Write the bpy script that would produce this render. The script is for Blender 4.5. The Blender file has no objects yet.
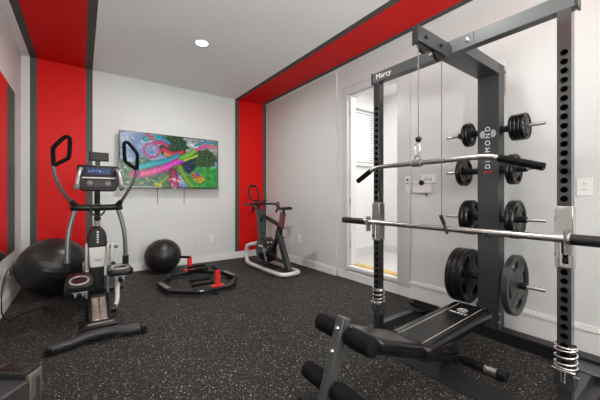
import bpy, bmesh, math, random
from mathutils import Vector, Matrix, noise
random.seed(7)
C = bpy.context.scene.collection
PI = math.pi
V = Vector

# ------------------------------------------------------------------ materials
def new_mat(name):
    m = bpy.data.materials.new(name); m.use_nodes = True
    nt = m.node_tree
    return m, nt, nt.nodes['Principled BSDF']
def S(b, key, val):
    if key in b.inputs: b.inputs[key].default_value = val
def mat(name, col, rough=.5, metal=0., spec=.5, coat=0., bump=0., bscale=200., var=0., vscale=6., emis=None, estr=0.):
    m, nt, b = new_mat(name)
    S(b, 'Base Color', (*col, 1)); S(b, 'Roughness', rough); S(b, 'Metallic', metal)
    S(b, 'Specular IOR Level', spec); S(b, 'Coat Weight', coat)
    N, L = nt.nodes, nt.links
    geo = N.new('ShaderNodeNewGeometry')
    n = N.new('ShaderNodeTexNoise'); n.inputs['Scale'].default_value = vscale; n.inputs['Detail'].default_value = 4
    L.new(geo.outputs['Position'], n.inputs['Vector'])
    mr = N.new('ShaderNodeMapRange')
    mr.inputs['To Min'].default_value = max(0.02, rough - .06); mr.inputs['To Max'].default_value = min(1, rough + .06)
    L.new(n.outputs['Fac'], mr.inputs['Value']); L.new(mr.outputs['Result'], b.inputs['Roughness'])
    if var > 0:
        mx = N.new('ShaderNodeMixRGB'); mx.inputs['Color1'].default_value = (*[c*(1-var) for c in col], 1)
        mx.inputs['Color2'].default_value = (*[min(1, c*(1+var)) for c in col], 1)
        L.new(n.outputs['Fac'], mx.inputs['Fac']); L.new(mx.outputs['Color'], b.inputs['Base Color'])
    if bump > 0:
        n2 = N.new('ShaderNodeTexNoise'); n2.inputs['Scale'].default_value = bscale; n2.inputs['Detail'].default_value = 3
        L.new(geo.outputs['Position'], n2.inputs['Vector'])
        bp = N.new('ShaderNodeBump'); bp.inputs['Strength'].default_value = bump; bp.inputs['Distance'].default_value = .002
        L.new(n2.outputs['Fac'], bp.inputs['Height']); L.new(bp.outputs['Normal'], b.inputs['Normal'])
    if emis:
        S(b, 'Emission Color', (*emis, 1)); S(b, 'Emission Strength', estr)
    return m

WALL = (.60, .61, .595); RED = (.60, .004, .003); STRIPE = (.070, .075, .070)
def band_mat(name, base, bands, rough, bump, bscale):
    """painted surface: bands = [(x0, x1, colour)] measured along world X"""
    m, nt, b = new_mat(name); N, L = nt.nodes, nt.links
    S(b, 'Roughness', rough); S(b, 'Specular IOR Level', .2)
    geo = N.new('ShaderNodeNewGeometry'); sep = N.new('ShaderNodeSeparateXYZ')
    L.new(geo.outputs['Position'], sep.inputs['Vector'])
    rgb = N.new('ShaderNodeRGB'); rgb.outputs[0].default_value = (*base, 1); cur = rgb.outputs[0]
    for x0, x1, col in bands:
        a = N.new('ShaderNodeMath'); a.operation = 'GREATER_THAN'; a.inputs[1].default_value = x0
        c = N.new('ShaderNodeMath'); c.operation = 'LESS_THAN'; c.inputs[1].default_value = x1
        L.new(sep.outputs['X'], a.inputs[0]); L.new(sep.outputs['X'], c.inputs[0])
        mu = N.new('ShaderNodeMath'); mu.operation = 'MULTIPLY'
        L.new(a.outputs[0], mu.inputs[0]); L.new(c.outputs[0], mu.inputs[1])
        mx = N.new('ShaderNodeMixRGB'); mx.inputs['Color2'].default_value = (*col, 1)
        L.new(mu.outputs[0], mx.inputs['Fac']); L.new(cur, mx.inputs['Color1']); cur = mx.outputs['Color']
    L.new(cur, b.inputs['Base Color'])
    n2 = N.new('ShaderNodeTexNoise'); n2.inputs['Scale'].default_value = bscale; n2.inputs['Detail'].default_value = 4
    L.new(geo.outputs['Position'], n2.inputs['Vector'])
    bp = N.new('ShaderNodeBump'); bp.inputs['Strength'].default_value = bump; bp.inputs['Distance'].default_value = .004
    L.new(n2.outputs['Fac'], bp.inputs['Height']); L.new(bp.outputs['Normal'], b.inputs['Normal'])
    return m
BANDS = [(-.517, -.45, STRIPE), (-.45, .040, RED), (.040, .115, STRIPE),
         (2.174, 2.25, STRIPE), (2.25, 2.735, RED), (2.735, 2.802, STRIPE)]
M = {}
M['wall_band'] = band_mat('painted wall with red bands', WALL, BANDS, .45, .25, 120)
BANDS_C = BANDS[:3] + [(2.174, 2.25, STRIPE), (2.25, 2.69, RED), (2.69, 2.76, STRIPE)]
M['ceil'] = band_mat('textured ceiling with red bands', (.80, .81, .80), BANDS_C, .6, .9, 55)
M['wall'] = mat('light grey wall paint', WALL, .42, bump=.25, bscale=120)
M['wall2'] = mat('white paint next room', (.84, .83, .82), .5)
M['trim'] = mat('white satin trim', (.72, .72, .71), .3)
M['casing'] = mat('grey casing paint', (.55, .555, .55), .35)

def floor_mat():
    m, nt, b = new_mat('black rubber floor with grey flecks'); N, L = nt.nodes, nt.links
    geo = N.new('ShaderNodeNewGeometry')
    cur = None
    big = N.new('ShaderNodeTexNoise'); big.inputs['Scale'].default_value = 260; big.inputs['Detail'].default_value = 2
    L.new(geo.outputs['Position'], big.inputs['Vector'])
    base = N.new('ShaderNodeMixRGB'); base.inputs['Color1'].default_value = (.005, .005, .005, 1); base.inputs['Color2'].default_value = (.016, .015, .014, 1)
    L.new(big.outputs['Fac'], base.inputs['Fac']); cur = base.outputs['Color']
    for sc, thr, rad, col in ((110, .72, .34, (.25, .235, .21)), (200, .60, .38, (.13, .125, .115)), (70, .90, .28, (.46, .43, .39))):
        v = N.new('ShaderNodeTexVoronoi'); v.inputs['Scale'].default_value = sc
        L.new(geo.outputs['Position'], v.inputs['Vector'])
        d = N.new('ShaderNodeMath'); d.operation = 'LESS_THAN'; d.inputs[1].default_value = rad
        L.new(v.outputs['Distance'], d.inputs[0])
        sp = N.new('ShaderNodeSeparateXYZ'); L.new(v.outputs['Color'], sp.inputs['Vector'])
        g = N.new('ShaderNodeMath'); g.operation = 'GREATER_THAN'; g.inputs[1].default_value = thr
        L.new(sp.outputs['X'], g.inputs[0])
        mu = N.new('ShaderNodeMath'); mu.operation = 'MULTIPLY'; L.new(d.outputs[0], mu.inputs[0]); L.new(g.outputs[0], mu.inputs[1])
        mx = N.new('ShaderNodeMixRGB'); mx.inputs['Color2'].default_value = (*col, 1)
        L.new(mu.outputs[0], mx.inputs['Fac']); L.new(cur, mx.inputs['Color1']); cur = mx.outputs['Color']
    L.new(cur, b.inputs['Base Color'])
    S(b, 'Roughness', .62); S(b, 'Specular IOR Level', .18)
    bp = N.new('ShaderNodeBump'); bp.inputs['Strength'].default_value = .35; bp.inputs['Distance'].default_value = .002
    L.new(big.outputs['Fac'], bp.inputs['Height']); L.new(bp.outputs['Normal'], b.inputs['Normal'])
    return m
M['floor'] = floor_mat()
M['wood'] = mat('yellow wood strip', (.62, .43, .12), .5, var=.35, vscale=9)
M['next_floor'] = mat('pale floor next room', (.62, .60, .59), .4)
M['rack'] = mat('gloss gunmetal rack paint', (.045, .050, .053), .30, metal=.35, spec=.6)
M['rack_black'] = mat('gloss black upright', (.075, .078, .08), .15, metal=.6, spec=.7)
M['beam'] = mat('grey metallic beam paint', (.105, .112, .112), .38, metal=.55)
M['column'] = mat('charcoal satin column paint', (.032, .036, .037), .42, spec=.4)
M['chrome'] = mat('brushed chrome', (.56, .55, .53), .27, metal=1.)
M['chrome_bright'] = mat('polished chrome', (.85, .84, .82), .10, metal=1.)
M['silver'] = mat('silver plastic', (.42, .42, .41), .35, metal=.5)
M['silver_paint'] = mat('pale silver frame paint', (.58, .57, .54), .35, metal=.35)
M['black'] = mat('black plastic', (.007, .007, .008), .38, spec=.35)
M['black_gloss'] = mat('gloss black plastic', (.008, .008, .009), .14, spec=.6)
M['black_metal'] = mat('black powder coat', (.008, .008, .009), .34, spec=.38)
M['foam'] = mat('black foam', (.005, .005, .005), .8, spec=.15, bump=.5, bscale=300)
M['rubber'] = mat('black plate rubber', (.012, .012, .012), .6, spec=.3)
M['plate'] = mat('cast plate grey black', (.026, .026, .026), .36, spec=.6, metal=.2)
M['plate_dark'] = mat('cast plate black', (.005, .005, .005), .28, spec=.42)
M['vinyl'] = mat('black vinyl', (.006, .006, .006), .24, spec=.5, bump=.12, bscale=260)
M['thread'] = mat('pale stitching', (.55, .55, .53), .7)
M['ball'] = mat('black glossy exercise ball vinyl', (.012, .012, .011), .36, spec=.45, var=.2)
M['cable'] = mat('cable', (.10, .10, .10), .45)
M['grey_arm'] = mat('grey metal arm paint', (.13, .135, .135), .3, metal=.4)
M['grey_dark'] = mat('dark grey plastic', (.020, .021, .022), .4, spec=.4)
M['grey_mid'] = mat('mid grey plastic', (.13, .13, .125), .45)
M['red'] = mat('red powder coat', (.62, .012, .012), .35)
M['pink'] = mat('dusty red seat post', (.16, .04, .045), .4)
M['white'] = mat('white plastic', (.74, .74, .72), .35)
M['white_paint'] = mat('white lettering', (.70, .71, .71), .45)
M['emblem'] = mat('grey emblem paint', (.33, .36, .37), .45)
M['card'] = mat('white card', (.80, .82, .84), .5)
M['blue'] = mat('blue print', (.12, .25, .38), .5)
M['housing'] = mat('charcoal housing plastic', (.035, .036, .037), .45)
M['head'] = mat('dark slate frame paint', (.040, .045, .045), .4)
M['beige'] = mat('beige plastic', (.12, .105, .09), .5)
M['bronze'] = mat('bronze tinted rail', (.55, .47, .40), .22, metal=.8, var=.5, vscale=30)
M['mirror'] = mat('mirror', (.88, .89, .88), .02, metal=1.)
for inp in M['mirror'].node_tree.nodes['Principled BSDF'].inputs['Roughness'].links: M['mirror'].node_tree.links.remove(inp)
M['mirror'].node_tree.nodes['Principled BSDF'].inputs['Roughness'].default_value = 0.0
M['lens'] = mat('lit lamp lens', (1, 1, 1), .4, emis=(1, .98, .95), estr=14)
M['lcd'] = mat('lit console display', (.01, .02, .05), .2, emis=(.03, .06, .18), estr=.4)
M['lcd2'] = mat('lit console digits', (.1, .2, .4), .2, emis=(.10, .20, .5), estr=.5)
M['blind'] = mat('white blind slats', (.80, .80, .80), .5)
M['rail_glass'] = mat('dark control glass', (.02, .02, .025), .1)

def glass():
    m, nt, b = new_mat('clear window glass')
    S(b, 'Base Color', (1, 1, 1, 1)); S(b, 'Roughness', 0.0); S(b, 'Transmission Weight', 1.0); S(b, 'IOR', 1.02)
    return m
M['glass'] = glass()

# ------------------------------------------------------------------ mesh builder
class MB:
    def __init__(s): s.v = []; s.f = []
    def add(s, vs, fs):
        o = len(s.v); s.v += [V(p) for p in vs]; s.f += [tuple(i + o for i in f) for f in fs]; return s
    def box(s, x0, x1, y0, y1, z0, z1):
        vs = [(x0,y0,z0),(x1,y0,z0),(x1,y1,z0),(x0,y1,z0),(x0,y0,z1),(x1,y0,z1),(x1,y1,z1),(x0,y1,z1)]
        return s.add(vs, [(0,3,2,1),(4,5,6,7),(0,1,5,4),(1,2,6,5),(2,3,7,6),(3,0,4,7)])
    def bar(s, p, q, w, h, up=(0,0,1), caps=True):
        """rectangular bar p->q, w across, h along up"""
        p, q = V(p), V(q); d = (q-p).normalized(); side = d.cross(V(up)).normalized(); u = side.cross(d).normalized()
        vs = []
        for c in (p, q):
            for a, b_ in ((-1,-1),(1,-1),(1,1),(-1,1)): vs.append(c + side*a*w/2 + u*b_*h/2)
        return s.add(vs, [(3,2,1,0),(4,5,6,7),(0,1,5,4),(1,2,6,5),(2,3,7,6),(3,0,4,7)])
    def cyl(s, p, q, r, n=16, r2=None):
        return s.lathe(p, V(q)-V(p), [(0,0),(r,0),(r if r2 is None else r2,1),(0,1)], n, True)
    def lathe(s, o, ax, prof, n=24, rel=False):
        """prof: (radius, distance along ax); rel -> distance is a fraction of |ax|"""
        o, ax = V(o), V(ax); ln = ax.length if rel else 1.; d = ax.normalized()
        a = d.orthogonal().normalized(); b_ = d.cross(a)
        vs, idx = [], []
        for r, t in prof:
            c = o + d*t*ln
            if r < 1e-7: vs.append(c); idx.append([len(vs)-1]*n)
            else:
                st = len(vs)
                for k in range(n):
                    w = 2*PI*k/n; vs.append(c + (a*math.cos(w) + b_*math.sin(w))*r)
                idx.append(list(range(st, st+n)))
        fs = []
        for i in range(len(prof)-1):
            A, B = idx[i], idx[i+1]
            for k in range(n):
                k2 = (k+1) % n; q = []
                for t in (A[k], A[k2], B[k2], B[k]):
                    if t not in q: q.append(t)
                if len(q) > 2: fs.append(tuple(q))
        return s.add(vs, fs)
    def tube(s, pts, r, n=10, closed=False, sm=0, sx=1., up=None):
        pts = [V(p) for p in pts]
        for _ in range(sm):
            new = []
            L = len(pts)
            rng = range(L) if closed else range(L-1)
            if not closed: new.append(pts[0])
            for i in rng:
                a, b_ = pts[i], pts[(i+1) % L]
                new += [a*.75 + b_*.25, a*.25 + b_*.75]
            if not closed: new.append(pts[-1])
            pts = new
        L = len(pts); rs = r if isinstance(r, (list, tuple)) else None
        vs = []; nrm = None
        for i in range(L):
            if closed: d = (pts[(i+1) % L] - pts[i-1]).normalized()
            else: d = (pts[min(i+1, L-1)] - pts[max(i-1, 0)]).normalized()
            if up is not None: nrm = V(up)
            if nrm is None: nrm = d.orthogonal().normalized()
            nrm = (nrm - d*nrm.dot(d))
            nrm = nrm.normalized() if nrm.length > 1e-5 else d.orthogonal().normalized()
            b_ = d.cross(nrm)
            rr = r if rs is None else rs[0] + (rs[1]-rs[0])*i/(L-1)
            for k in range(n):
                w = 2*PI*(k+.5)/n; vs.append(pts[i] + nrm*math.cos(w)*rr + b_*math.sin(w)*rr*sx)
        fs = []
        for i in range(L if closed else L-1):
            j = (i+1) % L
            for k in range(n):
                k2 = (k+1) % n; fs.append((i*n+k, i*n+k2, j*n+k2, j*n+k))
        if not closed:
            fs.append(tuple(range(n-1, -1, -1))); fs.append(tuple((L-1)*n+k for k in range(n)))
        return s.add(vs, fs)
    def torus(s, c, ax, R, r, n=28, m=8):
        ax = V(ax).normalized(); a = ax.orthogonal().normalized(); b_ = ax.cross(a); c = V(c)
        return s.tube([c + (a*math.cos(2*PI*k/n) + b_*math.sin(2*PI*k/n))*R for k in range(n)], r, m, closed=True, up=ax)
    def prism(s, poly, mtx, d):
        """2-D polygon in local xy extruded +z by d, then transformed"""
        n = len(poly); vs = [mtx @ V((x, y, 0)) for x, y in poly] + [mtx @ V((x, y, d)) for x, y in poly]
        return s.add(vs, [tuple(range(n-1, -1, -1)), tuple(range(n, 2*n))] + [(i, (i+1) % n, n+(i+1) % n, n+i) for i in range(n)])
    def sphere(s, c, r, n=24, m=14, sc=(1,1,1)):
        c = V(c); vs = []; fs = []
        for i in range(m+1):
            th = PI*i/m
            for k in range(n):
                w = 2*PI*k/n
                vs.append(c + V((math.sin(th)*math.cos(w)*r*sc[0], math.sin(th)*math.sin(w)*r*sc[1], math.cos(th)*r*sc[2])))
        for i in range(m):
            for k in range(n):
                k2 = (k+1) % n; fs.append((i*n+k, i*n+k2, (i+1)*n+k2, (i+1)*n+k)[::-1])
        return s.add(vs, fs)
    def build(s, name, material, parent=None, bevel=0., angle=38, seg=2, label=None):
        me = bpy.data.meshes.new(name)
        off = V((0,0,0)) if parent is None else wloc(parent)
        me.from_pydata([p - off for p in s.v], [], s.f)
        bm = bmesh.new(); bm.from_mesh(me)
        bmesh.ops.remove_doubles(bm, verts=bm.verts, dist=1e-6)
        bmesh.ops.dissolve_degenerate(bm, dist=1e-7, edges=bm.edges)
        bmesh.ops.recalc_face_normals(bm, faces=bm.faces)
        bm.to_mesh(me); bm.free()
        me.polygons.foreach_set('use_smooth', [True]*len(me.polygons)); me.set_sharp_from_angle(angle=math.radians(angle))
        o = bpy.data.objects.new(name, me); C.objects.link(o)
        if material: me.materials.append(material)
        if parent: o.parent = parent
        if bevel:
            b = o.modifiers.new('bevel', 'BEVEL'); b.width = bevel; b.segments = seg; b.limit_method = 'ANGLE'; b.angle_limit = math.radians(35)
            b.harden_normals = False
        if label: o['label'] = label
        return o
def wloc(o):
    p = V(o.location)
    while o.parent: o = o.parent; p = p + V(o.location)
    return p
def thing(name, label, cat, loc, group=None):
    o = bpy.data.objects.new(name, None); C.objects.link(o); o.empty_display_size = .05
    o.location = loc; o['label'] = label; o['category'] = cat
    if group: o['group'] = group
    return o
def tag(o, label, cat, group=None):
    o['label'] = label; o['category'] = cat
    if group: o['group'] = group
    return o
def struct(o): o['kind'] = 'structure'; return o
def recenter(o):
    """put a top-level mesh's origin at its base centre"""
    me = o.data; xs = [v.co.x for v in me.vertices]; ys = [v.co.y for v in me.vertices]; zs = [v.co.z for v in me.vertices]
    c = V(((min(xs)+max(xs))/2, (min(ys)+max(ys))/2, min(zs))); me.transform(Matrix.Translation(-c)); o.location = c; return o
def text(body, name, mtx, size, material, parent, depth=.0012, align='CENTER', label=None):
    cu = bpy.data.curves.new(name, 'FONT'); cu.body = body; cu.size = size; cu.extrude = depth; cu.align_x = align; cu.align_y = 'CENTER'
    t = bpy.data.objects.new(name+'_tmp', cu); C.objects.link(t)
    dg = bpy.context.evaluated_depsgraph_get(); me = bpy.data.meshes.new_from_object(t.evaluated_get(dg))
    bpy.data.objects.remove(t); bpy.data.curves.remove(cu)
    off = wloc(parent); me.transform(Matrix.Translation(-off) @ mtx); me.name = name
    o = bpy.data.objects.new(name, me); C.objects.link(o); me.materials.clear(); me.materials.append(material); o.parent = parent
    if label: o['label'] = label
    return o
def frame_mtx(o, x, y):
    x, y = V(x).normalized(), V(y).normalized(); z = x.cross(y)
    return Matrix(((x.x, y.x, z.x, o[0]), (x.y, y.y, z.y, o[1]), (x.z, y.z, z.z, o[2]), (0,0,0,1)))
def rrect(w, h, r, n=5):
    p = []
    for cx, cy, a in ((w/2-r, h/2-r, 0), (-w/2+r, h/2-r, 90), (-w/2+r, -h/2+r, 180), (w/2-r, -h/2+r, 270)):
        for k in range(n+1):
            t = math.radians(a + 90*k/n); p.append((cx + r*math.cos(t), cy + r*math.sin(t)))
    return p

# ------------------------------------------------------------------ room
XL, XR, YB, YF, HC = -.596, 2.84, 4.905, -2.3, 2.80
struct(MB().box(XL-.1, XR+.12, YF-.1, YB+.1, -.12, 0).build('floor', M['floor']))
struct(MB().box(XL-.1, XR+.12, YF-.1, YB+.1, HC, HC+.12).build('ceiling', M['ceil']))
struct(MB().box(XL-.1, XR+.12, YB, YB+.1, 0, HC).build('wall_back', M['wall_band']))
struct(MB().box(XL-.1, XL, YF-.1, YB, 0, HC).build('wall_left', M['wall']))
w = MB()
DY0, DY1, DZ0, DZ1 = 2.03, 2.80, .165, 2.43
w.box(XR-.030, XR+.12, 3.0, YB, 0, HC); w.box(XR, XR+.12, DY1, 3.0, 0, HC); w.box(XR, XR+.12, YF-.1, DY0, 0, HC)
w.box(XR, XR+.12, DY0, DY1, 0, DZ0); w.box(XR, XR+.12, DY0, DY1, DZ1, HC)
struct(w.build('wall_right', M['wall']))
w = MB()   # unseen wall behind the camera, its wide window added for fill light
w.box(XL, .0, YF-.1, YF, 0, HC); w.box(2.3, XR, YF-.1, YF, 0, HC); w.box(0, 2.3, YF-.1, YF, 0, .8); w.box(0, 2.3, YF-.1, YF, 2.4, HC)
struct(w.build('wall_front', M['wall']))
# baseboards
def board(name, x0, x1, y0, y1, z1, cap):
    w = MB(); w.box(x0, x1, y0, y1, 0, z1-.02)
    (ax0, ax1, ay0, ay1) = cap; w.box(ax0, ax1, ay0, ay1, z1-.02, z1)
    return struct(w.build(name, M['trim'], bevel=.003))
board('baseboard_back', XL+.016, XR-.044, YB-.016, YB, .115, (XL+.016, XR-.044, YB-.010, YB))
board('baseboard_left', XL, XL+.016, YF, YB, .15, (XL, XL+.010, YF, YB))
board('baseboard_right', XR-.044, XR-.030, 2.985, YB, .115, (XR-.040, XR-.030, 2.985, YB))
w = MB(); w.box(XR-.016, XR, YF, 1.87, 0, .15); w.box(XR-.026, XR, YF, 1.87, .15, .175); w.box(XR-.012, XR, YF, 1.87, .175, .19)
w.box(XR-.016, XR, 1.87, 2.985, 0, .10)
struct(w.build('baseboard_right', M['trim'], bevel=.003))
# door casing and threshold
w = MB(); w.box(XR-.018, XR, 2.80, 2.885, .10, 2.515); struct(w.build('trim_1', M['casing'], bevel=.004))
w = MB(); w.box(XR-.018, XR, 1.87, 2.03, .10, 2.515); struct(w.build('trim_2', M['casing'], bevel=.004))
w = MB(); w.box(XR-.018, XR, 2.03, 2.80, 2.43, 2.515); w.box(XR-.026, XR, 1.86, 2.895, 2.515, 2.54); struct(w.build('trim_3', M['casing'], bevel=.004))
w = MB(); w.box(XR-.022, XR+.07, 2.03, 2.80, .135, .175); struct(w.build('trim_4', M['trim'], bevel=.004))
w = MB(); w.box(XR+.03, XR+.12, 2.775, 2.80, .175, 2.43); w.box(XR+.03, XR+.12, 2.03, 2.045, .175, 2.43); w.box(XR+.03, XR+.12, 2.045, 2.775, 2.41, 2.43)
w.box(XR+.02, XR+.03, 2.79, 2.80, .175, 2.43)
jam = struct(w.build('door_1', M['trim'], bevel=.002))
for z in (1.02, 2.2, .45): MB().cyl((XR+.025, 2.785, z-.04), (XR+.025, 2.785, z+.04), .006, 8).build('hinge', M['chrome'], jam)
# next room
NX0, NX1, NY0, NY1 = XR+.12, 4.1, .9, 3.2
struct(MB().box(NX0, NX1+.1, NY0-.1, NY1+.1, .05, .165).build('floor', M['next_floor']))
struct(MB().box(NX0, NX1+.1, NY0-.1, NY1+.1, 2.75, 2.85).build('ceiling', M['wall2']))
struct(MB().box(NX1, NX1+.1, NY0-.1, NY1+.1, .165, 2.75).build('wall_right', M['wall2']))
struct(MB().box(NX0, NX1, NY0-.1, NY0, .165, 2.75).build('wall_front', M['wall2']))
WX0, WX1, WZ0, WZ1 = 3.38, 3.90, 1.60, 2.45
w = MB(); w.box(NX0, WX0, NY1, NY1+.1, .165, 2.75); w.box(WX1, NX1, NY1, NY1+.1, .165, 2.75)
w.box(WX0, WX1, NY1, NY1+.1, .165, WZ0); w.box(WX0, WX1, NY1, NY1+.1, WZ1, 2.75)
struct(w.build('wall_back', M['wall2']))
w = MB(); w.box(NX0, NX1, NY1-.015, NY1, .165, .29); struct(w.build('baseboard_back', M['trim']))
w = MB(); w.box(NX1-.015, NX1, NY0, NY1-.015, .165, .29); struct(w.build('baseboard_right', M['trim']))
def window(name, x0, x1, y, z0, z1, mull):
    w = MB(); f = .04
    w.box(x0, x0+f, y, y+.05, z0, z1); w.box(x1-f, x1, y, y+.05, z0, z1); w.box(x0+f, x1-f, y, y+.05, z0, z0+f); w.box(x0+f, x1-f, y, y+.05, z1-f, z1)
    for x in mull: w.box(x-.02, x+.02, y, y+.05, z0+f, z1-f)
    o = struct(w.build(name, M['trim'], bevel=.003))
    MB().box(x0+f, x1-f, y+.022, y+.026, z0+f, z1-f).build('pane', M['glass'], o)
    return o
window('window_1', WX0, WX1, NY1+.045, WZ0, WZ1, [])
window('added_window', 0, 2.3, YF-.08, .8, 2.4, [.77, 1.53])  # unseen window behind the camera, added to carry the fill light
bl = thing('window_blind', 'white slatted blind hanging in the window of the next room', 'window blind', ((WX0+WX1)/2, NY1-.03, WZ0-.02))
MB().box(WX0-.03, WX1+.03, NY1-.05, NY1-.005, WZ1-.01, WZ1+.04).build('headrail', M['blind'], bl, bevel=.003)
w = MB(); z = WZ0
while z < WZ1-.02:
    w.bar((WX0-.02, NY1-.028, z), (WX1+.02, NY1-.028, z), .040, .003, up=(0, -.80, .60)); z += .040
w.build('slats', M['blind'], bl)
MB().box(WX0-.02, WX1+.02, NY1-.045, NY1-.012, WZ0-.035, WZ0-.02).build('bottom_rail', M['blind'], bl)
ys = MB().box(2.915, 3.02, 2.046, 2.774, .1651, .185).build('threshold_board', M['wood'], None)
tag(recenter(ys), 'yellow wooden board strip on the floor just beyond the doorway', 'board')

# ------------------------------------------------------------------ ceiling lights
def downlight(x, y, label):
    t = thing('ceiling_light', label, 'ceiling light', (x, y, HC), 'recessed ceiling lights')
    MB().lathe((x, y, HC-.006), (0,0,1), [(.062, .004), (.066, 0), (.088, 0), (.092, .0059), (.062, .0059)], 32).build('trim_ring', M['white'], t)
    MB().lathe((x, y, HC-.003), (0,0,1), [(0, 0), (.061, 0), (.061, .0025), (0, .0025)], 32).build('lens', M['lens'], t)
def area(name, loc, rot, sx, sy, power, col=(1,1,1), shape='RECTANGLE', spread=PI):
    l = bpy.data.lights.new(name, 'AREA'); l.shape = shape; l.size = sx; l.size_y = sy; l.energy = power; l.color = col; l.spread = spread
    o = bpy.data.objects.new(name, l); C.objects.link(o); o.location = loc; o.rotation_euler = rot; return o
lights = [(1.08, 3.33), (1.08, 1.15), (1.08, -1.0)]
for (x, y), lb in zip(lights, ('round recessed ceiling light glowing in the white ceiling', 'round recessed ceiling light above the rack, out of the picture', 'round recessed ceiling light behind the viewer, out of the picture')):
    downlight(x, y, lb)
    area('lamp', (x, y, HC-.012), (0,0,0), .13, .13, 36 if y > 3 else 18, (1, .985, .965), 'DISK')
area('lamp', (3.5, 2.0, 2.74), (0,0,0), .4, .4, 30, (1, .99, .97))  # unseen lamp added to brighten the next room, no fixture modelled
area('rear_fill', (1.15, YF-.14, 1.6), (-PI/2, 0, 0), 2.2, 1.5, 130, (1.0, .995, .97)).rotation_euler = (PI/2 + .5, 0, 0)  # added fill light outside the rear opening, tilted up towards the ceiling
area('ceiling_fill', (.5, -.5, 1.75), (PI - .40, 0, 0), .35, .35, 66, (1, .995, .98))  # added upward fill behind the camera to brighten the ceiling

# ------------------------------------------------------------------ mirror on left wall
mr = thing('wall_mirror', 'large frameless mirror on the left wall reflecting the red band', 'mirror', (XL, 3.2, .505))
MB().box(XL+.001, XL+.009, 1.9, 4.40, .505, 2.20).build('backing', M['grey_mid'], mr)
MB().box(XL+.0092, XL+.012, 1.903, 4.397, .508, 2.197).build('mirror_glass', M['mirror'], mr)

# ------------------------------------------------------------------ television
TX0, TX1, TZ0, TZ1, TY = .415, 1.812, 1.215, 2.006, 4.775
tv = thing('television', 'large flat television on back wall showing colourful water slides', 'television', ((TX0+TX1)/2, TY+.02, TZ0))
w = MB(); b = .010
w.box(TX0, TX1, TY+.012, TY+.045, TZ0, TZ1); w.box(TX0+.3, TX1-.3, TY+.045, TY+.075, TZ0+.12, TZ1-.2)
w.build('housing', M['black'], tv, bevel=.003)
w = MB(); w.box(TX0, TX1, TY, TY+.012, TZ0, TZ0+.014); w.box(TX0, TX1, TY, TY+.012, TZ1-b, TZ1)
w.box(TX0, TX0+b, TY, TY+.012, TZ0+.014, TZ1-b); w.box(TX1-b, TX1, TY, TY+.012, TZ0+.014, TZ1-b)
w.build('bezel', M['black_gloss'], tv)
w = MB(); w.box(.95, 1.32, TY+.075, YB-.015, 1.45, 1.82); w.box(.85, 1.42, YB-.015, YB-.0005, 1.42, 1.85); w.build('wall_bracket', M['black_metal'], tv)
MB().box(1.115, 1.155, TY-.002, TY+.01, TZ0-.012, TZ0+.006).build('badge', M['white_paint'], tv)
for x in (.921, 1.307): MB().tube([(x, YB-.05, 1.45), (x, YB-.012, 1.3), (x, YB-.006, 1.15), (x, YB-.006, .97)], .0045, 6, sm=1).build('cable', M['grey_dark'], tv)
def seg_d(px, py, a, b_):
    ax, ay = a; bx, by = b_; dx, dy = bx-ax, by-ay; L2 = dx*dx+dy*dy
    t = max(0, min(1, ((px-ax)*dx + (py-ay)*dy)/L2)); return math.hypot(px-ax-t*dx, py-ay-t*dy), t
ASP = 1.77
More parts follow.
